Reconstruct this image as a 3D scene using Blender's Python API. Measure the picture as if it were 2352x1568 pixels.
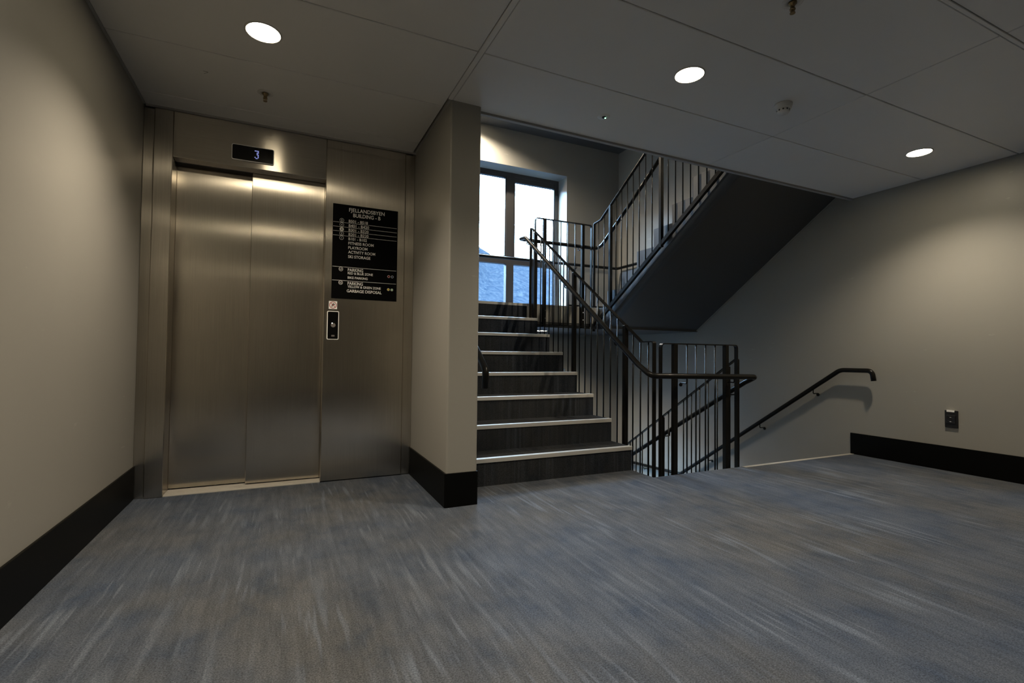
import bpy, math, random
from mathutils import Vector, Matrix
random.seed(4)
scene = bpy.context.scene
for o in list(bpy.data.objects):
    bpy.data.objects.remove(o)
COL = scene.collection

# ------------------------------------------------------------------ camera
cam_d = bpy.data.cameras.new('camera')
cam_d.sensor_width = 36.0
cam_d.lens = 17.2505
cam_d.clip_start = 0.02
cam_d.clip_end = 2000
cam = bpy.data.objects.new('camera', cam_d)
COL.objects.link(cam)
RR = Vector((0.9067545, -0.4215201, 0.0108239))
UU = Vector((-0.0213538, -0.0202681, 0.9995665))
FW = Vector((0.4211180, 0.9065925, 0.0273793))
cam.matrix_world = Matrix(((RR.x, UU.x, -FW.x, 0.0), (RR.y, UU.y, -FW.y, 0.0),
                           (RR.z, UU.z, -FW.z, 0.9), (0, 0, 0, 1)))
scene.camera = cam

# ------------------------------------------------------------------ sky, exposure
world = bpy.data.worlds.new('overcast_sky')
scene.world = world
world.use_nodes = True
wbg = world.node_tree.nodes['Background']
wbg.inputs[0].default_value = (0.435, 0.69, 1.0, 1)
wbg.inputs[1].default_value = 125.0
# overcast sky: three times brighter overhead than at the horizon, all round
wnt = world.node_tree
wtc = wnt.nodes.new('ShaderNodeTexCoord'); wsx = wnt.nodes.new('ShaderNodeSeparateXYZ')
wmr = wnt.nodes.new('ShaderNodeMapRange'); wmx = wnt.nodes.new('ShaderNodeMix'); wmx.data_type = 'RGBA'
wnt.links.new(wtc.outputs['Generated'], wsx.inputs[0]); wnt.links.new(wsx.outputs[2], wmr.inputs[0])
wnt.links.new(wmr.outputs[0], wmx.inputs[0])
wmx.inputs[6].default_value = (0.145, 0.23, 0.333, 1); wmx.inputs[7].default_value = (0.435, 0.69, 1.0, 1)
wnt.links.new(wmx.outputs[2], wbg.inputs[0])
scene.view_settings.view_transform = 'Standard'
scene.view_settings.look = 'None'
scene.view_settings.exposure = 0.0
scene.view_settings.gamma = 1.0
scene.view_settings.use_curve_mapping = False
cy = scene.cycles
cy.max_bounces = 6; cy.diffuse_bounces = 4; cy.glossy_bounces = 3; cy.transmission_bounces = 2; cy.transparent_max_bounces = 6
cy.caustics_reflective = False; cy.caustics_refractive = False
LAMP_COLOR = (1.0, 0.865, 0.68)
LAMP_POWER = 134.0

# ------------------------------------------------------------------ measures (metres)
XL, YE, XP1, YP, XP2 = -0.817, 3.679, 0.880, 2.795, 1.074
ZC, YC, XR, YF = 2.427, 2.864, 4.904, 2.889
XS, Y1, G, R = 2.515, 3.141, 0.2692, 0.18606
XU = 3.50                      # inner side of the right-hand flights
YW = 6.485                     # stairwell end wall
BB = 0.198
HD = 2.125
YB = -5.4                      # wall behind the camera
ST = 16 * R                    # storey height
ZL = 8 * R                     # half landing
YLAND = Y1 + 7 * G             # landing edge

# window portals only steer the sampling of the sky light through the two openings
for dz in (0.0, -ST):
    ld = bpy.data.lights.new('window_portal', 'AREA')
    ld.shape = 'RECTANGLE'; ld.size = 1.74; ld.size_y = 2.05
    ld.cycles.is_portal = True
    lo = bpy.data.objects.new('window_portal', ld)
    lo.location = (3.05, YW + 0.395, 2.645 + dz)
    lo.rotation_euler = (math.radians(-90), 0, 0)
    COL.objects.link(lo)

# ------------------------------------------------------------------ materials
def mat(name):
    m = bpy.data.materials.new(name); m.use_nodes = True
    nt = m.node_tree
    return m, nt, nt.nodes['Principled BSDF']
def node(nt, t, **kw):
    n = nt.nodes.new(t)
    for k, v in kw.items(): setattr(n, k, v)
    return n
def ramp(nt, fac, stops):
    r = node(nt, 'ShaderNodeValToRGB')
    e = r.color_ramp.elements
    while len(e) < len(stops): e.new(0.5)
    for i, (p, c) in enumerate(stops):
        e[i].position = p; e[i].color = (c[0], c[1], c[2], 1) if len(c) == 3 else c
    nt.links.new(fac, r.inputs[0])
    return r.outputs[0]
def noise(nt, vec, scale, detail=2.0, rough=0.5, sc=None):
    if sc:
        mp = node(nt, 'ShaderNodeMapping'); mp.inputs['Scale'].default_value = sc
        nt.links.new(vec, mp.inputs[0]); vec = mp.outputs[0]
    n = node(nt, 'ShaderNodeTexNoise')
    n.inputs['Scale'].default_value = scale; n.inputs['Detail'].default_value = detail
    n.inputs['Roughness'].default_value = rough
    nt.links.new(vec, n.inputs['Vector'])
    return n.outputs[0]
def mix(nt, fac, a, b, mode='MIX'):
    m = node(nt, 'ShaderNodeMix', data_type='RGBA', blend_type=mode)
    for s, v in ((m.inputs[0], fac), (m.inputs[6], a), (m.inputs[7], b)):
        if isinstance(v, (float, int)): s.default_value = v
        elif isinstance(v, tuple): s.default_value = (*v[:3], 1)
        else: nt.links.new(v, s)
    return m.outputs[2]
def bump(nt, h, strength, dist, bsdf):
    b = node(nt, 'ShaderNodeBump'); b.inputs['Strength'].default_value = strength
    b.inputs['Distance'].default_value = dist
    nt.links.new(h, b.inputs['Height']); nt.links.new(b.outputs[0], bsdf.inputs['Normal'])
def pos(nt):
    return node(nt, 'ShaderNodeNewGeometry').outputs['Position']
def simple(name, col, rough=0.5, metal=0.0, spec=0.5, em=None, es=0.0):
    m, nt, b = mat(name)
    b.inputs['Base Color'].default_value = (*col, 1)
    b.inputs['Roughness'].default_value = rough
    b.inputs['Metallic'].default_value = metal
    b.inputs['Specular IOR Level'].default_value = spec
    if em:
        b.inputs['Emission Color'].default_value = (*em, 1)
        b.inputs['Emission Strength'].default_value = es
    return m

def paint(name, col, scuffs=0.0):
    m, nt, b = mat(name)
    p = pos(nt)
    c = mix(nt, noise(nt, p, 1.4, 4), tuple(x * 0.94 for x in col), tuple(x * 1.05 for x in col))
    if scuffs:
        s = noise(nt, p, 9.0, 3, 0.6, (1.0, 1.0, 3.5))
        patch = noise(nt, p, 1.7, 2)
        f = ramp(nt, s, [(0.665, (0, 0, 0)), (0.70, (1, 1, 1))])
        f2 = ramp(nt, patch, [(0.5, (0, 0, 0)), (0.62, (1, 1, 1))])
        ff = mix(nt, 1.0, f, f2, 'MULTIPLY')
        ff = mix(nt, 1.0, ff, (scuffs, scuffs, scuffs), 'MULTIPLY')
        c = mix(nt, ff, c, tuple(min(1, x * 1.5) for x in col))
    nt.links.new(c, b.inputs['Base Color'])
    b.inputs['Roughness'].default_value = 0.42
    b.inputs['Specular IOR Level'].default_value = 0.5
    bump(nt, noise(nt, p, 260, 2), 0.06, 0.002, b)
    return m
M_WALL = paint('warm_grey_wall_paint', (0.295, 0.283, 0.250), 0.35)
M_STRINGER = paint('blue_grey_stringer_paint', (0.135, 0.145, 0.165))
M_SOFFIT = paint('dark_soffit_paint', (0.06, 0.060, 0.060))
M_CEIL = paint('ceiling_panel_paint', (0.72, 0.70, 0.665))

def carpet(name, k=1.0):
    m, nt, b = mat(name)
    p = pos(nt)
    cloud = noise(nt, p, 1.0, 5, 0.65, (5.5, 4.0, 4.0))
    base = ramp(nt, cloud, [(0.32, (0.082, 0.096, 0.116)), (0.46, (0.112, 0.120, 0.130)), (0.60, (0.132, 0.137, 0.141)), (0.74, (0.142, 0.145, 0.146))])
    tint = ramp(nt, noise(nt, p, 0.9, 2, 0.5), [(0.40, (0.93, 1.0, 1.12)), (0.60, (1.05, 1.0, 0.93))])
    c = mix(nt, 1.0, base, tint, 'MULTIPLY')
    soft = ramp(nt, noise(nt, p, 1.0, 4, 0.7, (34.0, 2.4, 0.5)), [(0.34, (0.83, 0.84, 0.85)), (0.66, (1.15, 1.15, 1.15))])
    c = mix(nt, 1.0, c, soft, 'MULTIPLY')
    s1m = ramp(nt, noise(nt, p, 1.0, 2, 0.5, (2.4, 1.6, 2.0)), [(0.40, (0.04, 0.04, 0.04)), (0.58, (0.62, 0.62, 0.62))])
    for sx_, sy_, lo_ in ((24.0, 2.2, 0.585), (47.0, 3.1, 0.60)):
        s1 = ramp(nt, noise(nt, p, 1.0, 1, 0.4, (sx_, sy_, 0.6)), [(lo_, (0, 0, 0)), (lo_ + 0.13, (1, 1, 1))])
        c = mix(nt, mix(nt, 1.0, s1, s1m, 'MULTIPLY'), c, (0.215, 0.242, 0.275))
    sp = ramp(nt, noise(nt, p, 190, 3, 0.8), [(0.30, (0.40, 0.40, 0.41)), (0.70, (1.62, 1.61, 1.58))])
    c = mix(nt, 1.0, c, sp, 'MULTIPLY')
    c = mix(nt, 1.0, c, (k * .97, k, k * 1.08), 'MULTIPLY')
    nt.links.new(c, b.inputs['Base Color'])
    b.inputs['Roughness'].default_value = 0.95
    b.inputs['Specular IOR Level'].default_value = 0.1
    bump(nt, noise(nt, p, 420, 2, 0.6), 0.5, 0.004, b)
    return m
M_CARPET = carpet('streaked_carpet', 0.62)
M_STAIRCARPET_SHADED = carpet('shaded_stair_carpet', 0.23)  # same carpet as the floor, with the stairwell's shade put into its colour

def steel(name, tangent, grain, col=(0.68, 0.625, 0.54), rough=0.21, aniso=1.0):
    m, nt, b = mat(name)
    p = pos(nt)
    g = noise(nt, p, 1.0, 2, 0.6, grain)
    c = ramp(nt, g, [(0.3, tuple(x * 0.86 for x in col)), (0.7, tuple(x * 1.08 for x in col))])
    cl = noise(nt, p, 2.0, 3)
    c = mix(nt, 1.0, c, ramp(nt, cl, [(0.3, (0.9, 0.9, 0.9)), (0.7, (1.05, 1.05, 1.05))]), 'MULTIPLY')
    nt.links.new(c, b.inputs['Base Color'])
    b.inputs['Metallic'].default_value = 1.0
    b.inputs['Roughness'].default_value = rough
    b.inputs['Anisotropic'].default_value = aniso
    t = node(nt, 'ShaderNodeVectorMath', operation='CROSS_PRODUCT')
    nt.links.new(node(nt, 'ShaderNodeNewGeometry').outputs['Normal'], t.inputs[0])
    t.inputs[1].default_value = tangent          # grain direction; the sheen spreads across it
    nt.links.new(t.outputs[0], b.inputs['Tangent'])
    b2 = node(nt, 'ShaderNodeBsdfPrincipled')
    nt.links.new(c, b2.inputs['Base Color']); b2.inputs['Metallic'].default_value = 1.0
    b2.inputs['Roughness'].default_value = 0.40; b2.inputs['Anisotropic'].default_value = 0.93
    nt.links.new(t.outputs[0], b2.inputs['Tangent'])
    ms = node(nt, 'ShaderNodeMixShader'); ms.inputs[0].default_value = 0.22
    nt.links.new(b.outputs[0], ms.inputs[1]); nt.links.new(b2.outputs[0], ms.inputs[2])
    nt.links.new(ms.outputs[0], nt.nodes['Material Output'].inputs[0])
    return m
M_STEEL_V = steel('brushed_steel_upright_grain', (0, 0, 1), (900.0, 900.0, 3.0))
M_STEEL_H = steel('brushed_steel_level_grain', (1, 0, 0), (3.0, 3.0, 900.0))
M_ALU = simple('aluminium_edge', (0.60, 0.57, 0.51), 0.38, 0.35, 0.6)
M_BASE = None
def baseboard_mat():
    m, nt, b = mat('black_baseboard')
    p = pos(nt)
    s = noise(nt, p, 14.0, 4, 0.7, (1.0, 1.0, 0.7))
    c = ramp(nt, s, [(0.69, (0.0032, 0.0032, 0.0028)), (0.75, (0.05, 0.042, 0.028))])
    nt.links.new(c, b.inputs['Base Color'])
    b.inputs['Roughness'].default_value = 0.42
    b.inputs['Specular IOR Level'].default_value = 0.08
    return m
M_BASE = baseboard_mat()
M_RAIL = simple('black_lacquered_steel', (0.0075, 0.007, 0.006), 0.28, 0.0, 0.16)
M_TRIM = simple('grey_ceiling_trim', (0.36, 0.35, 0.33), 0.5)
M_GAP = simple('shadow_gap', (0.12, 0.118, 0.11), 0.9)
M_FRAME = simple('anthracite_window_frame', (0.05, 0.047, 0.046), 0.4)
M_BLACK = simple('black_sign_face', (0.0025, 0.0025, 0.0025), 0.35, 0.0, 0.08)
M_GLOSSBLACK = simple('black_glass', (0.004, 0.004, 0.004), 0.12, 0.0, 0.4)
M_WHITE = simple('white_print', (0.88, 0.87, 0.84), 0.6)
M_SILVER = simple('satin_silver', (0.80, 0.78, 0.74), 0.4, 0.0)
M_PLASTIC = simple('white_plastic', (0.62, 0.60, 0.56), 0.5)
M_DARKPL = simple('black_plastic', (0.012, 0.012, 0.012), 0.35)
M_BRASS = simple('brass_head', (0.30, 0.22, 0.12), 0.4, 1.0)
M_LENS = simple('lamp_lens', (0.9, 0.88, 0.8), 0.5, em=(1.0, 0.86, 0.62), es=72.0)
M_GREENLED = simple('green_led', (0.1, 0.6, 0.3), 0.5, em=(0.3, 1.0, 0.55), es=6.0)
M_DIGIT = simple('blue_digit', (0.2, 0.25, 0.5), 0.5, em=(0.35, 0.40, 0.95), es=0.5)
M_RED = simple('red_print', (0.35, 0.03, 0.03), 0.6)
M_REDDOT = simple('red_mark', (0.55, 0.06, 0.06), 0.6)
M_BLUEDOT = simple('blue_mark', (0.10, 0.16, 0.32), 0.6)
M_YELLOWDOT = simple('yellow_mark', (0.65, 0.5, 0.02), 0.6)
M_GREENDOT = simple('green_mark', (0.08, 0.38, 0.14), 0.6)
M_GREYBTN = simple('grey_button', (0.16, 0.14, 0.13), 0.45)

def glass():
    m, nt, b = mat('window_glass')
    nt.nodes.remove(b)
    out = nt.nodes['Material Output']
    tr = node(nt, 'ShaderNodeBsdfTransparent'); tr.inputs[0].default_value = (0.93, 0.96, 0.97, 1)
    gl = node(nt, 'ShaderNodeBsdfGlossy'); gl.inputs['Roughness'].default_value = 0.02
    mx = node(nt, 'ShaderNodeMixShader')
    mx.inputs[0].default_value = 0.06; nt.links.new(tr.outputs[0], mx.inputs[1]); nt.links.new(gl.outputs[0], mx.inputs[2])
    nt.links.new(mx.outputs[0], out.inputs[0])
    return m
M_GLASS = glass()
def hill_mat():
    m, nt, b = mat('hazed_forest')
    p = pos(nt)
    n1 = noise(nt, p, 0.9, 6, 0.8, (1, 0.4, 0.8))
    c = ramp(nt, n1, [(0.40, (0.0042, 0.0060, 0.0090)), (0.52, (0.0072, 0.0090, 0.0118)), (0.64, (0.0125, 0.0140, 0.0160))])  # blue of distance haze put into the forest colour
    nt.links.new(c, b.inputs['Base Color'])
    b.inputs['Roughness'].default_value = 1.0
    b.inputs['Specular IOR Level'].default_value = 0.0
    return m
M_HILL = hill_mat()

# ------------------------------------------------------------------ mesh helpers
class MB:
    def __init__(s): s.v = []; s.f = []; s.sm = []
    def add(s, vs, fs, smooth=False):
        o = len(s.v); s.v += [tuple(v) for v in vs]
        s.f += [tuple(i + o for i in f) for f in fs]; s.sm += [smooth] * len(fs)
        return s
    def box(s, x0, x1, y0, y1, z0, z1):
        if x0 > x1: x0, x1 = x1, x0
        if y0 > y1: y0, y1 = y1, y0
        if z0 > z1: z0, z1 = z1, z0
        v = [(x, y, z) for x in (x0, x1) for y in (y0, y1) for z in (z0, z1)]
        return s.add(v, [(0, 1, 3, 2), (4, 6, 7, 5), (0, 4, 5, 1), (2, 3, 7, 6), (0, 2, 6, 4), (1, 5, 7, 3)])
    def bbox(s, x0, x1, y0, y1, z0, z1, b):
        """box with chamfered edges"""
        if x0 > x1: x0, x1 = x1, x0
        if y0 > y1: y0, y1 = y1, y0
        if z0 > z1: z0, z1 = z1, z0
        import bmesh
        bm = bmesh.new()
        bmesh.ops.create_cube(bm, size=1.0)
        for v in bm.verts:
            v.co = Vector((x0 + (v.co.x + .5) * (x1 - x0), y0 + (v.co.y + .5) * (y1 - y0), z0 + (v.co.z + .5) * (z1 - z0)))
        bmesh.ops.bevel(bm, geom=list(bm.edges), offset=b, segments=1, affect='EDGES')
        bm.verts.index_update()
        s.add([v.co[:] for v in bm.verts], [[v.index for v in f.verts] for f in bm.faces])
        bm.free()
        return s
    def prism(s, pts, axis, a, b):
        """closed polygon of 2D points extruded along axis from a to b; 2D order is the remaining axes in xyz order"""
        n = len(pts)
        def P(p, t):
            return {'x': (t, p[0], p[1]), 'y': (p[0], t, p[1]), 'z': (p[0], p[1], t)}[axis]
        v = [P(p, a) for p in pts] + [P(p, b) for p in pts]
        f = [tuple(range(n)), tuple(range(2 * n - 1, n - 1, -1))]
        f += [(i, i + n, (i + 1) % n + n, (i + 1) % n) for i in range(n)]
        return s.add(v, f)
    def cyl(s, c, axis, r, h, n=24, r2=None, smooth=True):
        r2 = r if r2 is None else r2
        ax = {'x': Vector((1, 0, 0)), 'y': Vector((0, 1, 0)), 'z': Vector((0, 0, 1))}[axis] if isinstance(axis, str) else Vector(axis).normalized()
        u = ax.orthogonal().normalized(); w = ax.cross(u); c = Vector(c)
        v = []
        for k, (rr, t) in enumerate(((r, 0), (r2, h))):
            for i in range(n):
                a = 2 * math.pi * i / n
                v.append(c + ax * t + (u * math.cos(a) + w * math.sin(a)) * rr)
        s.add(v, [(i, (i + 1) % n, (i + 1) % n + n, i + n) for i in range(n)], smooth)
        o = len(s.v) - 2 * n
        s.f += [tuple(o + i for i in range(n - 1, -1, -1)), tuple(o + n + i for i in range(n))]; s.sm += [False, False]
        return s
    def lathe(s, c, prof, n=24, smooth=True):
        """profile of (r, z) revolved about z through c"""
        c = Vector(c); m = len(prof); v = []
        for r, z in prof:
            for i in range(n):
                a = 2 * math.pi * i / n
                v.append(c + Vector((r * math.cos(a), r * math.sin(a), z)))
        f = [(k * n + i, k * n + (i + 1) % n, (k + 1) * n + (i + 1) % n, (k + 1) * n + i) for k in range(m - 1) for i in range(n)]
        return s.add(v, f, smooth)
    def tube(s, path, r, n=14):
        path = [Vector(p) for p in path]
        t0 = (path[1] - path[0]).normalized(); u = t0.orthogonal().normalized(); v = []
        for k, p in enumerate(path):
            if k == 0: t = t0
            elif k == len(path) - 1: t = (path[k] - path[k - 1]).normalized()
            else: t = ((path[k + 1] - path[k]).normalized() + (path[k] - path[k - 1]).normalized()).normalized()
            u = (u - t * u.dot(t)).normalized(); w = t.cross(u)
            for i in range(n):
                a = 2 * math.pi * i / n
                v.append(p + (u * math.cos(a) + w * math.sin(a)) * r)
        m = len(path)
        s.add(v, [(k * n + i, k * n + (i + 1) % n, (k + 1) * n + (i + 1) % n, (k + 1) * n + i) for k in range(m - 1) for i in range(n)], True)
        o = len(s.v) - m * n
        s.f += [tuple(o + i for i in range(n - 1, -1, -1)), tuple(o + (m - 1) * n + i for i in range(n))]; s.sm += [False, False]
        return s
    def flat(s, path, side, w, t):
        """flat bar swept along a planar path; w is its width along side, t its thickness in the plane"""
        path = [Vector(p) for p in path]; side = Vector(side).normalized(); v = []
        for k, p in enumerate(path):
            a = (path[k] - path[k - 1]).normalized() if k else (path[1] - path[0]).normalized()
            b = (path[k + 1] - path[k]).normalized() if k < len(path) - 1 else a
            tt = (a + b).normalized(); nn = tt.cross(side).normalized()
            sc = 1.0 / max(0.5, tt.dot(a))
            for x, y in ((-1, -1), (1, -1), (1, 1), (-1, 1)):
                v.append(p + side * (x * w / 2) + nn * (y * t / 2 * sc))
        m = len(path)
        f = [(k * 4 + i, k * 4 + (i + 1) % 4, k * 4 + 4 + (i + 1) % 4, k * 4 + 4 + i) for k in range(m - 1) for i in range(4)]
        f += [(3, 2, 1, 0), tuple((m - 1) * 4 + i for i in range(4))]
        return s.add(v, f)
    def build(s, name, material, parent=None, loc=None):
        me = bpy.data.meshes.new(name)
        me.from_pydata(s.v, [], s.f); me.polygons.foreach_set('use_smooth', s.sm); me.update()
        import bmesh
        bm = bmesh.new(); bm.from_mesh(me); bmesh.ops.recalc_face_normals(bm, faces=bm.faces); bm.to_mesh(me); bm.free()
        me.materials.append(material)
        o = bpy.data.objects.new(name, me); COL.objects.link(o)
        if loc is not None: o.location = loc
        if parent is not None:
            o.parent = parent
            o.matrix_parent_inverse = Matrix.Translation(parent.location).inverted()
        return o
def fillet(pts, r, seg=6):
    pts = [Vector(p) for p in pts]; out = [pts[0]]
    for k in range(1, len(pts) - 1):
        p = pts[k]; a = (pts[k - 1] - p); b = (pts[k + 1] - p)
        la, lb = a.length, b.length; a.normalize(); b.normalize()
        rr = r[k] if isinstance(r, dict) and k in r else (r.get('d', 0.05) if isinstance(r, dict) else r)
        ang = a.angle(b); d = min(rr / math.tan(ang / 2), la * .48, lb * .48) if ang < 3.1 else 0
        if d < 1e-4: out.append(p); continue
        p0 = p + a * d; p1 = p + b * d
        for i in range(seg + 1):
            t = i / seg
            out.append(p0 * (1 - t) ** 2 + p * 2 * t * (1 - t) + p1 * t * t)
    out.append(pts[-1])
    return out
def tag(o, label=None, cat=None, group=None, kind=None):
    if label: o['label'] = label
    if cat: o['category'] = cat
    if group: o['group'] = group
    if kind: o['kind'] = kind
    return o
def empty(name, loc, label=None, cat=None, group=None, kind=None):
    o = bpy.data.objects.new(name, None); COL.objects.link(o); o.location = loc
    o.empty_display_size = 0.1
    return tag(o, label, cat, group, kind)
def rbox2(x0, x1, z0, z1, r, n=5):
    p = []
    for cx, cz, a0 in ((x1 - r, z1 - r, 0), (x0 + r, z1 - r, 90), (x0 + r, z0 + r, 180), (x1 - r, z0 + r, 270)):
        for i in range(n + 1):
            a = math.radians(a0 + 90 * i / n); p.append((cx + r * math.cos(a), cz + r * math.sin(a)))
    return p

# ------------------------------------------------------------------ setting
floor = MB().prism([(XL - .2, YB - .2), (XR + .2, YB - .2), (XR + .2, YF), (XS, YF), (XS, Y1 + .02), (XP2 - .1, Y1 + .02),
                    (XP2 - .1, YE + .2), (XL - .2, YE + .2)], 'z', -0.25, 0.0).build('floor', M_CARPET)
tag(floor, 'dark grey carpet floor with pale blue streaks in the lift lobby', kind='structure')
tag(MB().box(XP2 - .2, XR + .2, YF - 1.5, YW + .2, -ST - .2, -ST).build('floor_lower', M_CARPET),
    'carpet floor of the storey below', kind='structure')
wl = MB().box(XL - .2, XL, YB - .2, YE + .4, -.2, ZC + .4).build('wall_left', M_WALL)
tag(wl, 'warm grey painted wall left of the lift', kind='structure')
wr = MB().box(XR, XR + .2, YB - .2, YW + .4, -ST - .2, 2 * ST - .1).build('wall_right', M_WALL)
tag(wr, 'warm grey painted wall along the right side and stairwell', kind='structure')
tag(MB().box(XL - .2, XR + .2, YB - .2, YB, -.2, ZC + .4).build('wall_rear', M_WALL), 'grey wall behind the viewer', kind='structure')
tag(MB().box(XL - .2, XP1 + .1, YE + .20, YE + .4, -.2, ZC + .4).build('wall_lift', M_WALL), 'wall behind the lift front', kind='structure')
# partition: the pillar end, with rounded corners, running on as the stair wall
pm = MB()
rc = 0.012
def arc(cx, cy, a0, a1, n=5):
    return [(cx + rc * math.cos(math.radians(a0 + (a1 - a0) * i / n)), cy + rc * math.sin(math.radians(a0 + (a1 - a0) * i / n))) for i in range(n + 1)]
pm.prism([(XP1, YE + .4)] + arc(XP1 + rc, YP + rc, 180, 270) + arc(XP2 - rc, YP + rc, 270, 360) + [(XP2, YE + .4)], 'z', -.2, ZC + .03)
pm.box(XP1, XP2, YE + .4, YW + .4, -.2, ZC + .03)
pm.box(XP1, XP2, YF, YW + .4, ZC + .03, 2 * ST - .1)
pm.box(XP1, XP2, YF, YW + .4, -ST - .2, -.2)
tag(pm.build('wall_middle', M_WALL), 'grey partition wall between lift and stairs', kind='structure')
# stairwell end wall with two window openings
WX0, WX1, WZ0, WZ1 = 2.18, 3.922, 1.62, 3.675
em = MB()
y0, y1 = YW, YW + .40
em.box(XP1, WX0, y0, y1, -ST - .2, 2 * ST - .1)
em.box(WX1, XR + .2, y0, y1, -ST - .2, 2 * ST - .1)
em.box(WX0, WX1, y0, y1, -ST - .2, WZ0 - ST)
em.box(WX0, WX1, y0, y1, WZ1 - ST, WZ0)
em.box(WX0, WX1, y0, y1, WZ1, 2 * ST - .1)
tag(em.build('wall_back', M_WALL), 'stairwell end wall with tall windows', kind='structure')
# storey above: slab, ceiling and rear wall of the upper lobby
tag(MB().box(XP1, XR + .2, -.5, YF, ZC + .03, ST).build('floor_upper', M_CARPET), 'floor slab of the storey above', kind='structure')
tag(MB().box(XP1, XR + .2, -.5, YW + .4, ST + ZC, ST + ZC + .2).build('ceiling_upper', M_CEIL), 'ceiling of the storey above', kind='structure')
tag(MB().box(XP1, XR + .2, -.7, -.5, ST - .5, ST + ZC + .2).build('wall_upper', M_WALL), 'rear wall of the storey above', kind='structure')
tag(MB().box(XP1, XP2, -.5, YF, ST, ST + ZC).build('wall_upper_side', M_WALL), 'side wall of the storey above', kind='structure')

tag(MB().box(XP1, XR + .2, YF - 1.7, YF - 1.5, -ST - .2, -.2).build('wall_lower', M_WALL), 'rear wall of the storey below', kind='structure')
tag(MB().box(XP1, XP2, YF - 1.5, YF, -ST - .2, -.2).build('wall_lower_side', M_WALL), 'side wall of the storey below', kind='structure')
# ceiling with single panels and rails
ceil = MB()
ceil.box(XL - .2, XP1, YB - .2, YE + .3, ZC + .022, ZC + .05)
ceil.box(XP1, XR + .2, YB - .2, YC, ZC + .022, ZC + .05)
ceil = tag(ceil.build('ceiling', M_GAP), 'suspended panel ceiling of the lift lobby', kind='structure')
def panel(x0, x1, y0, y1):
    MB().bbox(x0, x1, y0, y1, ZC, ZC + .02, .0025).build('ceiling_panel', M_CEIL, ceil)
ylines = [2.893, 2.288, 1.684, 1.086, .484, -.12, -.724, -1.328, -1.932, -2.536, -3.14, -3.744, -4.348, -4.952, YB]
gp = .003
ys = [YE - .004, 3.492] + ylines
for a, b in zip(ys[:-1], ys[1:]):
    panel(XL + .012, .857, b + gp, a - gp)
yr = [YC - .012] + ylines[1:]
for a, b in zip(yr[:-1], yr[1:]):
    panel(.891, 3.030 - gp, b + (.012 if abs(b - 1.086) < .01 else gp), a - (.012 if abs(a - 1.086) < .01 else gp))
    panel(3.030 + gp, XR - .006, b + (.012 if abs(b - 1.086) < .01 else gp), a - (.012 if abs(a - 1.086) < .01 else gp))
MB().bbox(.860, .888, YB, YP + .0, ZC - .002, ZC + .018, .002).build('ceiling_rail', M_CEIL, ceil)
MB().bbox(.892, XR - .006, 1.077, 1.095, ZC - .002, ZC + .018, .002).build('ceiling_rail', M_CEIL, ceil)
def trimpiece(n, *b):
    tag(MB().box(*b).build(n, M_TRIM), 'slim grey trim along the ceiling edge', kind='structure')
trimpiece('trim_1', XL, XL + .012, YB, YE - .012, ZC - .003, ZC + .02)
trimpiece('trim_2', XL + .012, XP1 - .0, YE - .014, YE - .002, ZC - .012, ZC + .02)
trimpiece('trim_3', XP2 - .03, XR, YC - .012, YC + .014, ZC - .012, ZC + .05)
trimpiece('trim_4', XP1 - .012, XP1 + .001, YP, YE - .014, ZC - .003, ZC + .02)

MB().box(-.431, -.408, 3.100, 3.103, ZC - .0006, ZC - .0001).build('scratch', M_GAP, ceil)
MB().prism([(-.409, 3.104), (-.409, 3.107), (-.431, 3.130), (-.431, 3.127)], 'z', ZC - .0006, ZC - .0001).build('scratch', M_GAP, ceil)
# baseboards
bt = .011
tag(MB().bbox(XL, XL + bt, YB, YE - .002, 0, BB, .002).build('baseboard_left', M_BASE), 'scuffed black baseboard under the left wall', kind='structure')
tag(MB().bbox(XR - bt, XR, YB, YF, 0, BB, .002).build('baseboard_right', M_BASE), 'black baseboard under the right wall', kind='structure')
bm_ = MB()
bm_.prism([(XP1 - bt, YE - .004), (XP1 - bt, YP - bt + .008), (XP1 - bt + .008, YP - bt), (XP2, YP - bt), (XP2, YP + .001), (XP1 + .001, YP + .001), (XP1 + .001, YE - .004)], 'z', 0, BB)
tag(bm_.build('baseboard_middle', M_BASE), 'black baseboard round the pillar end', kind='structure')
for dz in (0,):
    tag(MB().box(WX1 + .02, XR - bt, YW - bt, YW, ZL + .0, ZL + BB).build('baseboard_landing', M_BASE), 'black baseboard on the half landing', kind='structure')

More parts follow.
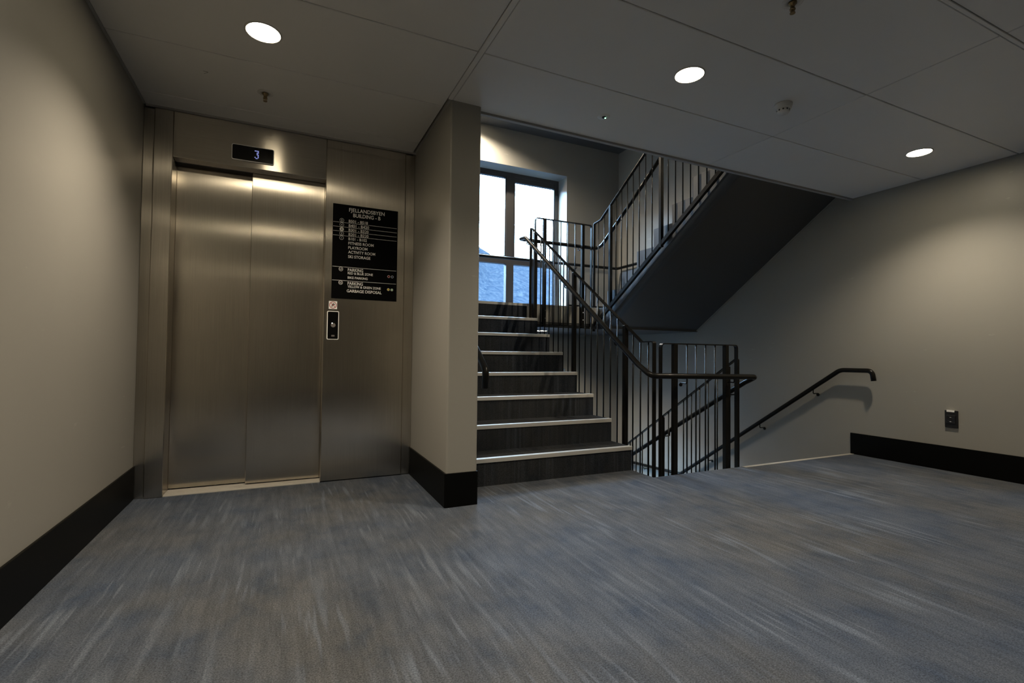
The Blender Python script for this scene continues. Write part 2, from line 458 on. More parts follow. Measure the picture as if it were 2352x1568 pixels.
# ------------------------------------------------------------------ windows
def window(name, dz, label):
    loc = (3.05, YW + .30, WZ0 + dz)
    w = empty(name, loc, label, kind='structure')
    f0, f1 = YW + .255, YW + .335
    fr = MB(); z0, z1 = WZ0 + dz, WZ1 + dz
    mxa, mxb = 3.018, 3.142
    tz0, tz1 = 2.275 + dz, 2.375 + dz
    fw = .055
    fr.box(WX0, WX0 + fw, f0, f1, z0, z1); fr.box(WX1 - fw, WX1, f0, f1, z0, z1)
    fr.box(WX0 + fw, WX1 - fw, f0, f1, z1 - fw, z1); fr.box(WX0 + fw, WX1 - fw, f0, f1, z0, z0 + fw)
    fr.box(mxa, mxb, f0, f1, z0 + fw, z1 - fw)
    fr.box(WX0 + fw, mxa, f0, f1, tz0, tz1); fr.box(mxb, WX1 - fw, f0, f1, tz0, tz1)
    fr.build('window_frame', M_FRAME, w)
    cells = [(WX0 + fw, mxa, tz1, z1 - fw), (mxb, WX1 - fw, tz1, z1 - fw), (WX0 + fw, mxa, z0 + fw, tz0), (mxb, WX1 - fw, z0 + fw, tz0)]
    for i, (a, b, c, d_) in enumerate(cells):
        if i < 2:
            s = MB(); sw = .022; g0, g1 = f0 + .012, f1 - .012; hw = .028 if i == 0 else .075
            s.box(a, a + sw, g0, g1, c, d_); s.box(b - sw, b, g0, g1, c, d_)
            s.box(a + sw, b - sw, g0, g1, c, c + sw); s.box(a + sw, b - sw, g0, g1, d_ - hw, d_)
            s.build('sash', M_FRAME, w)
        MB().box(a, b, f0 + .038, f0 + .044, c, d_).build('pane', M_GLASS, w)
    sl = MB().box(WX0, WX1, YW - .015, f0, z0 - .02, z0 + .004)
    sl.build('window_sill', M_FRAME, w)
window('window_1', 0, 'tall dark framed window above the half landing')
window('window_2', -ST, 'dark framed window of the storey below')

# hillside outside
hm = MB(); na, nr = 220, 60
vs = []
for j in range(nr + 1):
    t = j / nr
    rad = 22 + 330 * t ** 1.3
    for i in range(na + 1):
        az = -88 + 176 * i / na
        el = 0.203 + (22.9 - az) * (0.014 if az < 22.9 else 0.002)
        el = max(0.17, min(0.27, el))
        z = -8.8 + (el * 352 + 8.8) * t ** 1.15
        z += (math.sin(i * .9 + j * .37) + math.sin(i * .41 - j * 1.1) * .7 + random.uniform(-1, 1) * 1.2) * (0.1 + 1.0 * t)
        vs.append((rad * math.sin(math.radians(az)), YW + rad * math.cos(math.radians(az)), z))
hm.add(vs, [(j * (na + 1) + i, j * (na + 1) + i + 1, (j + 1) * (na + 1) + i + 1, (j + 1) * (na + 1) + i) for j in range(nr) for i in range(na)], True)
tag(hm.build('hillside', M_HILL), 'hazy blue wooded hillside seen through the window', 'hill')
tag(MB().add([(-500, YW + 1, -8.5), (700, YW + 1, -8.5), (700, 30, -8.5), (-500, 30, -8.5)], [(0, 1, 2, 3)]).build('ground', M_HILL), 'ground outside the building', kind='structure')

# ------------------------------------------------------------------ lift front
lift = empty('elevator', (-.2, YE + .05, 0), 'brushed steel elevator front with two closed sliding door panels', 'elevator')
JX0, JX1, PX = -.758, -.661, .246
D1, D2 = YE + .140, YE + .095
MB().bbox(JX0, JX1, YE - .012, YE + .165, 0.0, ZC - .014, .003).build('jamb', M_STEEL_V, lift)
MB().bbox(PX, .806, YE - .006, YE + .165, 0.006, ZC - .014, .003).build('front_panel', M_STEEL_V, lift)
MB().bbox(JX1 + .001, PX - .001, YE - .006, YE + .088, HD, ZC - .014, .002).build('header_panel', M_STEEL_H, lift)
MB().bbox(XL + .001, JX0 - .002, YE + .006, YE + .05, 0.0, ZC - .014, .002).build('side_strip', M_STEEL_V, lift)
MB().bbox(.808, XP1 - .001, YE + .006, YE + .05, 0.004, ZC - .014, .002).build('side_strip', M_STEEL_V, lift)
MB().bbox(JX1 - .0005 + .001, -.200, D1, D1 + .035, .014, HD + .05, .002).build('door_panel', M_STEEL_V, lift)
MB().bbox(-.2195, PX - .001, D2, D2 + .035, .014, HD + .05, .002).build('door_panel', M_STEEL_V, lift)
sm_ = MB()
sm_.box(JX1 + .001, PX - .001, YE - .004, YE + .165, 0.0, .006)
for k in range(7):
    sm_.box(JX1 + .001, PX - .001, YE + .006 + k * .013, YE + .012 + k * .013, .006, .009)
sm_.build('sill', M_ALU, lift)
MB().box(JX1 + .001, PX - .001, YE + .09, YE + .165, HD + .012, HD + .03).build('door_track', M_GAP, lift)

# ------------------------------------------------------------------ lettering helper
def glyphs(body):
    cu = bpy.data.curves.new('lettering', 'FONT'); cu.body = body; cu.size = 1.0; cu.offset = 0.012; cu.resolution_u = 3
    t = bpy.data.objects.new('lettering', cu); COL.objects.link(t)
    bpy.context.view_layer.update()
    me = bpy.data.meshes.new_from_object(t.evaluated_get(bpy.context.evaluated_depsgraph_get()))
    bpy.data.objects.remove(t); bpy.data.curves.remove(cu)
    return me
def lettering(body, x0, x1, zc, h, y, parent, material):
    me = glyphs(body)
    xs = [v.co.x for v in me.vertices]
    ax, bx = min(xs), max(xs)
    sx = (x1 - x0) / (bx - ax); sz = h / 0.70
    for v in me.vertices:
        v.co = Vector((x0 + (v.co.x - ax) * sx, y, zc - h / 2 + v.co.y * sz))
    me.materials.clear(); me.materials.append(material)
    o = bpy.data.objects.new('lettering', me); COL.objects.link(o)
    o.parent = parent; o.matrix_parent_inverse = Matrix.Translation(parent.location).inverted()
    return o
def ring(name, x, z, r, w, y, parent, material, n=28):
    m = MB(); v = []
    for rr in (r, r - w):
        for i in range(n):
            a = 2 * math.pi * i / n; v.append((x + rr * math.cos(a), y, z + rr * math.sin(a)))
    m.add(v, [(i, (i + 1) % n, (i + 1) % n + n, i + n) for i in range(n)])
    return m.build(name, material, parent)
def disc(name, x, z, r, y, parent, material, n=28):
    m = MB().add([(x + r * math.cos(2 * math.pi * i / n), y, z + r * math.sin(2 * math.pi * i / n)) for i in range(n)], [tuple(range(n))])
    return m.build(name, material, parent)

# directory sign
SX0, SX1, SZ0, SZ1 = .295, .752, 1.287, 1.963
SW, SH = SX1 - SX0, SZ1 - SZ0
fy = YE - .0065
sign = empty('directory_sign', ((SX0 + SX1) / 2, fy, SZ0), 'black floor directory sign with white lettering beside the elevator doors', 'sign')
MB().bbox(SX0, SX1, fy - .004, fy, SZ0, SZ1, .001).build('plate', M_BLACK, sign)
ty = fy - .0046
U = lambda u: SX0 + u * SW
V = lambda v: SZ1 - v * SH
for body, u0, u1, v, cap in [
    ('FJELLANDSBYEN', .237, .785, .050, .0265), ('BUILDING - B', .300, .722, .104, .0265),
    ('B501 - B518', .235, .525, .171, .0200), ('B401 - B420', .235, .545, .219, .0200), ('B301 - B320', .235, .540, .266, .0200),
    ('B201 - B220', .235, .540, .313, .0200), ('B101 - B102', .235, .515, .360, .0200),
    ('FITNESS ROOM', .235, .622, .406, .0200), ('PLAYROOM', .235, .527, .453, .0200), ('ACTIVITY ROOM', .235, .648, .500, .0200),
    ('SKI STORAGE', .235, .575, .549, .0200), ('PARKING', .235, .467, .690, .0215), ('RED & BLUE ZONE', .235, .618, .725, .0165),
    ('BIKE PARKING', .235, .538, .772, .0165), ('PARKING', .235, .467, .833, .0215), ('YELLOW & GREEN ZONE', .235, .745, .868, .0165),
    ('GARBAGE DISPOSAL', .225, .760, .913, .0205)]:
    lettering(body, U(u0), U(u1), V(v), cap, ty, sign, M_WHITE)
for v in (.1935, .2405, .2870, .3335, .6640, .8080):
    MB().box(U(.005), U(.985), ty - .0002, ty, V(v) - .0011, V(v) + .0011).build('divider_line', M_WHITE, sign)
for ch, v in (('5', .171), ('4', .218), ('3', .265), ('2', .311), ('1', .357), ('U1', .688), ('U2', .831)):
    cx, cz = U(.132), V(v)
    if ch == '3':
        disc('floor_mark', cx, cz, .0145, ty, sign, M_WHITE)
        lettering(ch, cx - .0045, cx + .0045, cz, .014, ty - .0006, sign, M_BLACK)
    else:
        ring('floor_mark', cx, cz, .0145, .0022, ty, sign, M_WHITE)
        w = .0045 if len(ch) == 1 else .0085
        if ch == '1': w = .0012
        lettering(ch, cx - w, cx + w, cz, .013, ty, sign, M_WHITE)
for u, v, m_, fill in ((.868, .730, M_REDDOT, 0), (.925, .731, M_BLUEDOT, 0), (.866, .873, M_YELLOWDOT, 1), (.922, .874, M_GREENDOT, 0)):
    disc('zone_dot', U(u), V(v), .0095, ty, sign, M_WHITE)
    disc('zone_dot', U(u), V(v), .0078, ty - .0005, sign, m_)
    if not fill: disc('zone_dot', U(u), V(v), .0046, ty - .0009, sign, M_BLACK if m_ is not M_GREENDOT else M_WHITE)

# prohibition sticker
px, pz = .3075, 1.2385
st = empty('safety_sticker', (px, fy, pz - .028), 'small white square sticker with red prohibition circle below the directory sign', 'sticker')
MB().box(px - .028, px + .028, fy - .001, fy, pz - .028, pz + .028).build('sticker_base', M_WHITE, st)
ring('prohibition_ring', px, pz, .0245, .0042, fy - .0014, st, M_RED)
s_ = MB(); a = math.radians(-45); dx, dz = math.cos(a), math.sin(a)
s_.add([(px - dx * .022 - dz * .002, fy - .0018, pz - dz * .022 + dx * .002), (px + dx * .022 - dz * .002, fy - .0018, pz + dz * .022 + dx * .002),
        (px + dx * .022 + dz * .002, fy - .0018, pz + dz * .022 - dx * .002), (px - dx * .022 + dz * .002, fy - .0018, pz - dz * .022 - dx * .002)], [(0, 1, 2, 3)])
s_.build('prohibition_bar', M_RED, st)
fg = MB()
fg.add([(px - .012, fy - .0012, pz - .014), (px - .004, fy - .0012, pz - .012), (px + .001, fy - .0012, pz - .002), (px + .012, fy - .0012, pz + .000),
        (px + .013, fy - .0012, pz + .008), (px + .002, fy - .0012, pz + .014), (px - .006, fy - .0012, pz + .006)], [(0, 1, 2, 3, 4, 5, 6)])
fg.build('symbol', M_GREYBTN, st)

# call panel
cx0, cx1, cz0, cz1 = .269, .349, .994, 1.196
cp = empty('call_panel', ((cx0 + cx1) / 2, fy, cz0), 'black glass elevator call panel with silver rim and one round button', 'control panel')
MB().prism(rbox2(cx0, cx1, cz0, cz1, .010), 'y', fy - .009, fy).build('rim', M_SILVER, cp)
MB().prism(rbox2(cx0 + .0055, cx1 - .0055, cz0 + .0055, cz1 - .0055, .006), 'y', fy - .0100, fy - .006).build('glass_face', M_GLOSSBLACK, cp)
bx, bz = .3105, 1.0960
MB().cyl((bx, fy - .0135, bz), 'y', .0155, .005, 28).build('call_button', M_GREYBTN, cp)
MB().cyl((bx - .007, fy - .0142, bz + .0135), 'y', .0040, .004, 14).build('button_light', simple('button_light', (.8, .8, .8), .5, em=(1, 1, 1), es=1.2), cp)
MB().box(bx - .011, bx + .011, fy - .0106, fy - .0098, 1.016, 1.027).build('name_plate', M_GREYBTN, cp)

# floor display
dx0, dx1, dz0, dz1 = -.338, -.089, 2.164, 2.267
dp = empty('floor_display', ((dx0 + dx1) / 2, fy, dz0), 'black floor indicator display with silver rim showing a blue 3 above the elevator doors', 'display')
MB().prism(rbox2(dx0, dx1, dz0, dz1, .011), 'y', fy - .012, fy).build('rim', M_SILVER, dp)
MB().prism(rbox2(dx0 + .004, dx1 - .004, dz0 + .004, dz1 - .004, .008), 'y', fy - .0130, fy - .008).build('screen', M_GLOSSBLACK, dp)
gx, gz, pxs = -.2135 + .0, 2.195 - .004, .0056
gx = dx0 + .535 * (dx1 - dx0)
rows = ['11111', '00011', '00110', '00100', '00110', '00011', '00011', '10011', '01110']
rows = ['1111', '0001', '0011', '0010', '0011', '0001', '0001', '1001', '0110']
dm = MB()
for rI, row in enumerate(rows):
    for cI, ch in enumerate(row):
        if ch == '1':
            x = gx + cI * .0062; z = dz0 + .0785 - rI * .0062
            dm.box(x, x + .0060, fy - .0136, fy - .0129, z - .0060, z)
dm.build('digit', M_DIGIT, dp)

# ------------------------------------------------------------------ stairs
def flight(name, x0, x1, ya, sgn, z0, label, n=8, dark=M_STAIRCARPET_SHADED, side=0):
    """n-1 steps; nosing k stands at ya + sgn*(k-1)*G, height z0 + k*R"""
    root = empty(name, ((x0 + x1) / 2, ya, z0), label, 'stairs')
    w = .37
    yb = ya + sgn * (n - 1) * G
    # waist slab under the steps
    pts = [(ya, z0), (yb, z0 + (n - 1) * R), (yb, z0 + (n - 1) * R - .27), (ya + sgn * .02, z0 - .27)]
    if sgn < 0:
        pts = [(ya + .02, z0 + .0), (yb, z0 + (n - 1) * R), (yb, z0 + (n - 1) * R - .262), (ya + .02, z0 - .262)]
    if side:
        # slab with a rounded lower inner edge, swept along the slope
        rr_, dp_ = .085, .262
        pf = [(x0, 0.0), (x0, -dp_ + rr_)] + [(x0 + rr_ - rr_ * math.cos(a_ * math.pi / 16), -dp_ + rr_ - rr_ * math.sin(a_ * math.pi / 16)) for a_ in range(1, 9)] + [(x1, -dp_), (x1, 0.0)]
        nn = len(pf); v_ = [(x, ya + .02, z0 + z) for x, z in pf] + [(x, yb, z0 + (n - 1) * R + z) for x, z in pf]
        sb_ = MB(); sb_.add(v_, [tuple(range(nn)), tuple(range(2 * nn - 1, nn - 1, -1))])
        sb_.add(v_, [(i, i + nn, (i + 1) % nn + nn, (i + 1) % nn) for i in range(nn)], False)
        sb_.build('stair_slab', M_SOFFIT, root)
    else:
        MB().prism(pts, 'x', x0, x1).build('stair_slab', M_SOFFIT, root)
    if side:
        # painted saw-tooth end of the flight
        pf = [(ya + .02, z0 - .262 + .085), (ya + .02, z0 + .0)]
        for k in range(1, n):
            yk = ya + sgn * (k - 1) * G
            pf += [(yk, z0 + (k - 1) * R), (yk, z0 + k * R - .002)]
        pf += [(yb, z0 + (n - 1) * R - .002), (yb, z0 + (n - 1) * R - .262 + .085)]
        MB().prism(pf, 'x', x0 - .012, x0 - .0005).build('end_stringer', M_STRINGER, root)
    for k in range(1, n):
        yk = ya + sgn * (k - 1) * G
        st_ = MB()
        st_.prism([(yk, z0 + (k - 1) * R - .015), (yk, z0 + k * R), (yk + sgn * (G + .012), z0 + k * R), (yk + sgn * (G + .012), z0 + k * R - .03)], 'x', x0, x1)
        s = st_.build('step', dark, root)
        nosing(x0 + .004, x1, yk, sgn, z0 + k * R, s, root)
    return root
def nosing(x0, x1, y, sgn, z, parent, root):
    t = .0025
    m = MB()
    pr = [(y - sgn * .006, z - .026), (y - sgn * .006, z + .001), (y - sgn * .003, z + t), (y + sgn * .034, z + t), (y + sgn * .034, z + .0002), (y - sgn * .0002, z + .0002), (y - sgn * .0002, z - .026)]
    m.prism(pr, 'x', x0, x1)
    o = m.build('nosing', M_ALU)
    o.parent = parent
    o.matrix_parent_inverse = (Matrix.Translation(root.location)).inverted() if root is not None and parent is root else Matrix.Identity(4)
    return o
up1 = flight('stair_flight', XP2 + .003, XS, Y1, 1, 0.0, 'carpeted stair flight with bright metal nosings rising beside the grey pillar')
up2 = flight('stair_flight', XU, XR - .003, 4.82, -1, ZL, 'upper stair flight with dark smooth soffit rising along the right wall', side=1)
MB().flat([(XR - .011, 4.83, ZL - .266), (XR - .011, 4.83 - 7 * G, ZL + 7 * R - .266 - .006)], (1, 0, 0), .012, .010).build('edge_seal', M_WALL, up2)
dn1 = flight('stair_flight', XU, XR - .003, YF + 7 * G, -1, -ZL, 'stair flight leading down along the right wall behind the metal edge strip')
MB_n = MB()
tn = MB().prism([(YF + .004, -.026), (YF + .004, .002), (YF - .034, .003), (YF - .034, .0002), (YF - .0, .0002), (YF - .0, -.026)], 'x', XU - .05, XR - .002)
tag(tn.build('edge_strip', M_ALU), 'bright metal edge strip at the top of the stairs going down', 'edge strip')
def landing(z, label):
    l = empty('stair_landing', (3.0, YLAND, z - .26), label, 'landing')
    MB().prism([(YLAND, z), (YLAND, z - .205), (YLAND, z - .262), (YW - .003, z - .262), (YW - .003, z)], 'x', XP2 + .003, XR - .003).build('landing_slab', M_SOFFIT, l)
    MB().box(XP2 + .003, XR - .003, YLAND, YW - .003, z, z + .001).build('landing_carpet', M_CARPET, l)
    tnz = MB().prism([(YLAND - .006, z - .026), (YLAND - .006, z + .002), (YLAND + .034, z + .003), (YLAND + .034, z + .0012), (YLAND - .0002, z + .0012), (YLAND - .0002, z - .026)], 'x', XP2 + .004, XS)
    tnz.build('nosing', M_ALU, l)
    MB().box(XP2 + .004, XS, YLAND - .0055, YLAND - .0006, z - R, z - .001).build('riser_carpet', M_STAIRCARPET_SHADED, l)
    MB().box(XS, XU, YLAND - .004, YLAND + .012, z - .004, z + .003).build('edge_trim', M_ALU, l)
    MB().box(XS + .0, XU, YLAND - .006, YLAND - .0005, z - .20, z - .006).build('edge_board', M_WALL, l)
    return l
landing(ZL, 'half landing with metal edged carpet at the top of the left flight')
landing(ZL - ST, 'lower half landing below the floor edge')
landing(ZL + ST, 'landing slab of the storey above with dark underside')
# spacer between first riser of upper flight and landing edge
MB().box(XU, XR, 4.80, YLAND + .001, ZL - .262, ZL).build('landing_slab', M_SOFFIT, [o for o in bpy.data.objects if o.name == 'stair_landing'][0])

# ------------------------------------------------------------------ balustrades
PW = .036
def posts_yplane(root, X, ylist, z0f, z1f):
    for y in ylist:
        MB().bbox(X - PW / 2, X + PW / 2, y - PW / 2, y + PW / 2, z0f(y), z1f(y), .002).build('post', M_RAIL, root)
def bars_y(root, X, ylist, z0f, z1f):
    for y in ylist:
        MB().cyl((X, y, z0f(y)), 'z', .0060, z1f(y) - z0f(y), 8).build('baluster', M_RAIL, root)
def bars_x(root, Y, xlist, z0, z1):
    for x in xlist:
        MB().cyl((x, Y, z0), 'z', .0060, z1 - z0, 8).build('baluster', M_RAIL, root)
BW, BT = .032, .009
# A: along the flight going up
XA = 2.56
ba = empty('stair_balustrade', (XA, 2.94, -.2), 'black steel balustrade along the left flight beside the pillar', 'balustrade')
def topA(y): return 1.013 if y < 3.08 else 1.013 + (y - 3.08) * .7015
def botA(y): return R + (y - Y1) * (R / G) - .30
pa = fillet([(XA, 5.02, 1.25), (XA, 5.02, 2.374), (XA, 3.08, 1.013), (XA, 2.936, 1.013), (XA, 2.936, -.24)], .018, 4)
MB().flat(pa, (1, 0, 0), BW, BT).build('top_rail', M_RAIL, ba)
MB().flat([(XA, 2.936, botA(2.936)), (XA, 5.02, botA(5.02))], (1, 0, 0), BW, .012).build('bottom_rail', M_RAIL, ba)
posts_yplane(ba, XA, [3.285, 4.080, 4.905], lambda y: botA(y) - .05, lambda y: topA(y) - .002)
bars_y(ba, XA, [3.002, 3.094, 3.186] + [3.39 + .0985 * i for i in range(7)] + [4.185 + .0985 * i for i in range(7)] + [5.0 - .03], botA, lambda y: topA(y) - .003)
# guard across the gap at this floor
YG = 2.93
def guard(yg, zf, label, xa=2.617, xb=3.428, p=(2.757, 3.306), bars=(2.885, 2.979, 3.081, 3.186)):
    g = empty('gap_guard', (3.02, yg, zf - .2), label, 'guard rail')
    path = fillet([(xa, yg, zf - .24), (xa, yg, zf + 1.0), (xb, yg, zf + 1.0), (xb, yg, zf - .24)], .03, 5)
    MB().flat(path, (0, 1, 0), BW, BT).build('frame', M_RAIL, g)
    MB().flat([(xa, yg, zf - .235), (xb, yg, zf - .235)], (0, 1, 0), BW, .012).build('bottom_rail', M_RAIL, g)
    for x in p:
        MB().bbox(x - PW / 2, x + PW / 2, yg - PW / 2, yg + PW / 2, zf - .26, zf + .998, .002).build('post', M_RAIL, g)
        for dz in (-.07, -.16):
            MB().cyl((x, yg - PW / 2 - .005, zf + dz), 'y', .008, .006, 10).build('bolt', M_SILVER, g)
    bars_x(g, yg, bars, zf - .235, zf + .998)
    return g
guard(YG, 0.0, 'black guard rail closing the gap between the flights at floor level')
guard(YLAND - .026, ZL, 'black guard rail on the half landing in front of the window', 2.605, 3.375, (2.727, 3.252), (2.840, 2.945, 3.045, 3.145))
# B: down flight
XB = 3.462
bb_ = empty('stair_balustrade', (XB, 2.96, -.2), 'black steel balustrade of the flight going down behind the floor guard', 'balustrade')
def topB(y): return .880 - (y - 2.965) * .662
def botB(y): return -(y - YF) * (R / G) - .30 + .0
pb = fillet([(XB, 2.945, -.30), (XB, 2.945, .884), (XB, 2.968, .880), (XB, 4.80, topB(4.80)), (XB, 4.80, -1.62)], .01, 3)
MB().flat(pb, (1, 0, 0), BW, BT).build('top_rail', M_RAIL, bb_)
MB().flat([(XB, 2.945, botB(2.945)), (XB, 4.80, botB(4.80))], (1, 0, 0), BW, .012).build('bottom_rail', M_RAIL, bb_)
posts_yplane(bb_, XB, [3.05, 3.85, 4.65], lambda y: botB(y) - .04, lambda y: topB(y) - .002)
bars_y(bb_, XB, [3.16 + .1 * i for i in range(7)] + [3.95 + .1 * i for i in range(7)], botB, lambda y: topB(y) - .003)
# C: upper flight
XC = 3.45
bc = empty('stair_balustrade', (XC, 3.0, 1.3), 'black steel balustrade along the upper flight against the right wall', 'balustrade')
def topC(y): return 2.545 if y > 4.90 else 2.545 + (4.90 - y) * .650
def botC(y): return 1.473 + (4.724 - y) * .655
pc = fillet([(XC, 5.045, 1.20), (XC, 5.045, 2.530), (XC, 4.905, 2.546), (XC, 2.95, topC(2.95)), (XC, 2.95, botC(2.95))], .018, 4)
MB().flat(pc, (1, 0, 0), BW, BT).build('top_rail', M_RAIL, bc)
MB().flat([(XC, 5.045, botC(5.045)), (XC, 2.95, botC(2.95))], (1, 0, 0), BW, .040).build('bottom_rail', M_RAIL, bc)
posts_yplane(bc, XC, [4.712, 3.860, 3.03], lambda y: botC(y) - .03, lambda y: topC(y) - .002)
bars_y(bc, XC, [4.955, 4.835] + [4.605 - .1018 * i for i in range(7)] + [3.757 - .0985 * i for i in range(7)], botC, lambda y: topC(y) - .003)

# ------------------------------------------------------------------ handrails
def bracket(root, p, q, drop=.055):
    """p: point on the post or wall, q: point on the rail axis"""
    p, q = Vector(p), Vector(q)
    low = Vector((q.x, q.y, q.z - drop))
    pl = Vector((p.x, p.y, low.z))
    MB().tube(fillet([pl, low, q], .012, 4), .0055, 8).build('bracket', M_RAIL, root)
    d = (low - pl).normalized()
    MB().cyl(pl - d * .001, d[:], .0, .004, 6).v
    pm_ = MB(); pm_.bbox(-.012, .012, -.028, .028, 0, .004, .001)
    o = MB().cyl((pl.x, pl.y, pl.z - .012), d[:], .016, .005, 14).build('bracket_plate', M_RAIL, root)
HR = .0212
hx, hc = 2.452, 3.535
hr = empty('handrail', (hx, 2.85, .74), 'continuous black tubular handrail winding round the stairwell gap', 'handrail')
yh = YLAND + .075
path = [(hc, 3.0, 3.66), (hc, 4.42, 2.660), (hc, 4.985, 2.275), (hc, yh, 2.243), (hx, yh, 2.243), (hx, 4.955, 2.232), (hx, 2.985, .833), (hx, 2.845, .757),
        (3.560, 2.845, .740), (3.560, 2.955, .690), (3.560, 4.44, -.198), (3.560, 4.78, -.42), (3.56, 5.0, -.50)]
MB().tube(fillet(path, {'d': .16, 3: .06, 4: .05, 5: .10, 7: .05, 8: .045, 9: .08}, 8), HR, 16).build('rail_tube', M_RAIL, hr)
def hA(y): return .833 + (y - 2.985) * (2.232 - .833) / (4.955 - 2.985)
for y in (3.285, 4.08, 4.905):
    bracket(hr, (XA - PW / 2, y, 0), (hx, y, hA(y)))
for x in (2.80, 3.306):
    bracket(hr, (x, YG - PW / 2, 0), (x, 2.845, .752))
for x in (2.727, 3.252):
    bracket(hr, (x, YLAND - .008, 0), (x, yh, 2.243))
for y in (3.05, 3.85):
    bracket(hr, (XB + PW / 2, y, 0), (3.560, y, .690 - (y - 2.955) * .598))
for y in (4.712, 3.86):
    bracket(hr, (XC + PW / 2, y, 0), (hc, y, 2.275 + (4.985 - y) * .68))
# right wall, going down and along the lower landing
xw = 4.825
wr_ = empty('handrail', (xw, 2.65, .7), 'black wall handrail with down-turned end on the right wall by the stairs down', 'handrail')
MB().tube(fillet([(xw, 2.642, .700), (xw, 2.655, .792), (xw, 2.935, .790), (xw, 5.02, -.66), (xw, 6.36, -.72)], {'d': .12, 1: .07}, 7), HR, 16).build('rail_tube', M_RAIL, wr_)
for y, z in ((3.20, .60), (3.81, .175), (4.55, -.335), (5.75, -.695)):
    bracket(wr_, (XR - .002, y, 0), (xw, y, z))
# back wall above the half landing, turning up the right wall
bw = empty('handrail', (3.0, YW - .08, 2.29), 'black wall handrail crossing the window on the half landing', 'handrail')
MB().tube(fillet([(1.16, YW - .075, 2.285), (xw, YW - .075, 2.30), (xw, 4.95, 2.31), (xw, 3.2, 3.52)], .06, 6), HR, 14).build('rail_tube', M_RAIL, bw)
for x in (4.06,):
    bracket(bw, (x, YW - .002, 0), (x, YW - .075, 2.298))
# left stair wall
lw = empty('handrail', (1.155, 2.87, .7), 'black handrail end peeking out behind the grey pillar on the stair wall', 'handrail')
MB().tube(fillet([(1.150, 2.872, .690), (1.150, 2.858, .800), (1.150, 3.02, .925), (1.150, 4.95, 2.235), (1.150, 6.3, 2.26)], {'d': .12, 1: .07}, 7), HR, 16).build('rail_tube', M_RAIL, lw)
for y in (3.4, 4.3):
    bracket(lw, (XP2 + .002, y, 0), (1.150, y, .925 + (y - 3.02) * .679))

# ------------------------------------------------------------------ ceiling fittings
def downlight(x, y, z, label, power=1.0, cone=126, r=.074, blend=0.8):
    d = empty('downlight', (x, y, z), label, 'ceiling light', 'recessed round downlights')
    MB().lathe((x, y, z), [(r + .008, .0), (r + .008, -.003), (r + .002, -.005), (r - .001, -.003), (r - .001, .0)], 40).build('trim_ring', M_PLASTIC, d)
    n = 40
    MB().add([(x + r * math.cos(2 * math.pi * i / n), y + r * math.sin(2 * math.pi * i / n), z - .002) for i in range(n)], [tuple(range(n))]).build('lens', M_LENS, d)
    l = bpy.data.lights.new('downlight_lamp', 'SPOT')
    l.energy = LAMP_POWER * power; l.color = LAMP_COLOR
    l.spot_size = math.radians(cone); l.spot_blend = blend; l.shadow_soft_size = .04
    lo = bpy.data.objects.new('downlight_lamp', l); COL.objects.link(lo)
    lo.location = (x, y, z - .012)
    lo.parent = d; lo.matrix_parent_inverse = Matrix.Translation(d.location).inverted()
    return d
downlight(-.121, 2.596, ZC, 'lit round downlight in the ceiling in front of the elevator', 1.1)
downlight(1.960, 1.975, ZC, 'lit round downlight in the middle ceiling panels before the stairs', .92)
downlight(4.225, 1.990, ZC, 'lit round downlight nearest the right wall', .82)
downlight(-.121, .70, ZC, 'round downlight overhead by the left wall, out of view', 1.3)
downlight(1.960, -.40, ZC, 'round downlight overhead, out of view', .2)
downlight(4.225, -.40, ZC, 'round downlight by the right wall behind the viewer', .2)
downlight(-.121, -2.95, ZC, 'round downlight far behind the viewer', .15)
downlight(3.10, 5.75, ZL - .262, 'round downlight under the half landing', 1.3, 140, blend=.6)
downlight(2.25, 6.08, ZL + ST - .262, 'round downlight high above the stairwell window', 2.6, 152, blend=.5)
downlight(4.2, 2.25, ST + ZC, 'round downlight of the storey above', 6.0)

def sprinkler(x, y, label):
    s = empty('sprinkler', (x, y, ZC), label, 'sprinkler', 'ceiling sprinklers')
    MB().lathe((x, y, ZC), [(.043, 0), (.043, -.0025), (.038, -.004), (.018, -.004), (.0175, 0)], 28).build('escutcheon', M_PLASTIC, s)
    h = MB().lathe((x, y, ZC), [(.001, .0), (.017, -.0), (.017, -.010), (.010, -.016), (.008, -.030), (.012, -.032), (.011, -.037), (.001, -.038)], 18)
    h.box(x - .010, x - .007, y - .002, y + .002, ZC - .048, ZC - .016); h.box(x + .007, x + .010, y - .002, y + .002, ZC - .048, ZC - .016)
    h.cyl((x, y, ZC - .051), 'z', .011, .003, 16)
    h.build('sprinkler_head', M_BRASS, s)
sprinkler(-.131, 3.204, 'small brass sprinkler head in the ceiling before the elevator')
sprinkler(1.947, 1.372, 'sprinkler head at the top edge of the view')
sd = empty('smoke_detector', (2.70, 1.965, ZC), 'white round smoke detector on the ceiling panel', 'smoke detector')
MB().lathe((2.70, 1.965, ZC), [(.001, 0), (.050, 0), (.050, -.010), (.046, -.012), (.046, -.026), (.040, -.031), (.001, -.031)], 32).build('base', M_PLASTIC, sd)
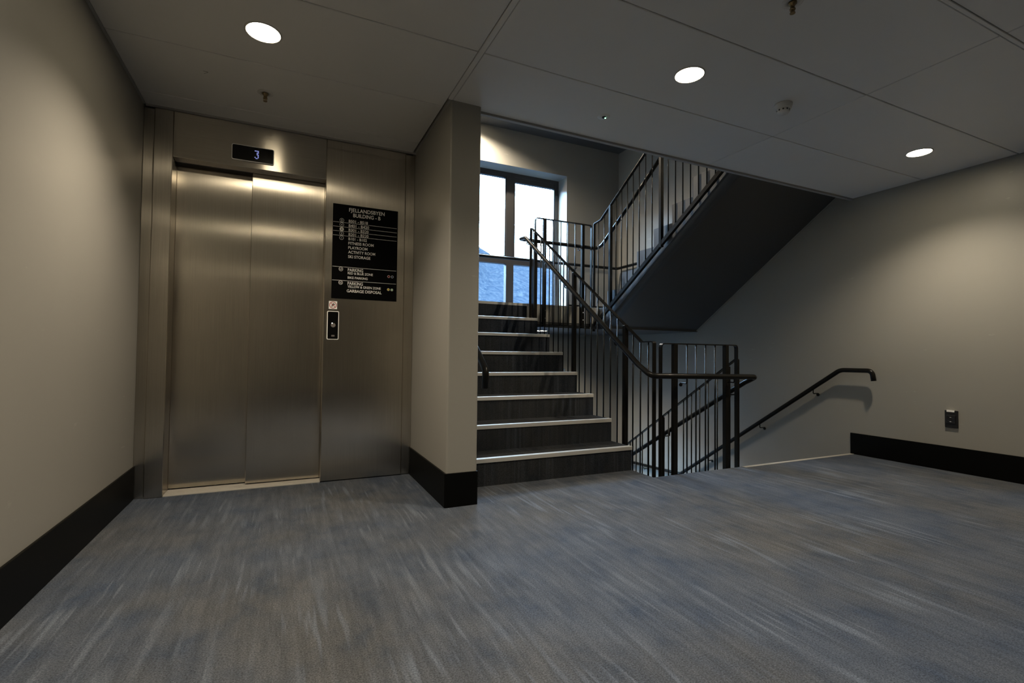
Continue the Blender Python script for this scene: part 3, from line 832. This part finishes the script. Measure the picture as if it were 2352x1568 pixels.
hd = MB().lathe((2.70, 1.965, ZC), [(.034, -.031), (.036, -.046), (.030, -.054), (.001, -.055)], 32)
hd.build('sensor_cap', M_PLASTIC, sd)
sl_ = MB()
for i in range(10):
    a = 2 * math.pi * i / 10
    c = Vector((2.70 + .0352 * math.cos(a), 1.965 + .0352 * math.sin(a), ZC - .040))
    sl_.cyl(c - Vector((math.cos(a), math.sin(a), 0)) * .002, (math.cos(a), math.sin(a), 0), .005, .003, 8)
sl_.build('vents', M_DARKPL, sd)
ld_ = empty('emergency_light', (1.822, 2.566, ZC), 'small flush ceiling disc with green indicator light', 'emergency light')
MB().lathe((1.822, 2.566, ZC), [(.001, -.0025), (.038, -.0025), (.040, 0)], 28).build('cover', M_CEIL, ld_)
MB().lathe((1.822, 2.566, ZC), [(.013, -.002), (.013, -.007), (.001, -.008)], 18).build('lens', M_DARKPL, ld_)
MB().cyl((1.830, 2.562, ZC - .0105), 'z', .0045, .003, 10).build('indicator', M_GREENLED, ld_)

# ------------------------------------------------------------------ wall socket
so = empty('wall_socket', (XR, 2.108, .35), 'black power socket with white tag on the right wall above the baseboard', 'socket')
MB().bbox(XR - .012, XR, 2.065, 2.151, .352, .490, .002).build('plate', M_DARKPL, so)
MB().bbox(XR - .017, XR - .011, 2.077, 2.139, .385, .452, .002).build('insert', M_DARKPL, so)
def xring(x, y, z, r, w, n=24):
    m = MB(); v = []
    for xx, rr in ((x, r), (x, r - w), (x + .008, r - w)):
        for i in range(n):
            a = 2 * math.pi * i / n; v.append((xx, y + rr * math.cos(a), z + rr * math.sin(a)))
    m.add(v, [(k * n + i, k * n + (i + 1) % n, (k + 1) * n + (i + 1) % n, (k + 1) * n + i) for k in range(2) for i in range(n)], True)
    return m
xring(XR - .0178, 2.110, .418, .022, .004).build('socket_well', M_DARKPL, so)
for dz in (-.017, .017):
    MB().box(XR - .0192, XR - .0175, 2.105, 2.115, .418 + dz - .0015, .418 + dz + .0015).build('earth_clip', M_SILVER, so)
MB().box(XR - .0135, XR - .002, 2.086, 2.137, .478, .4935).build('white_tag', M_WHITE, so)
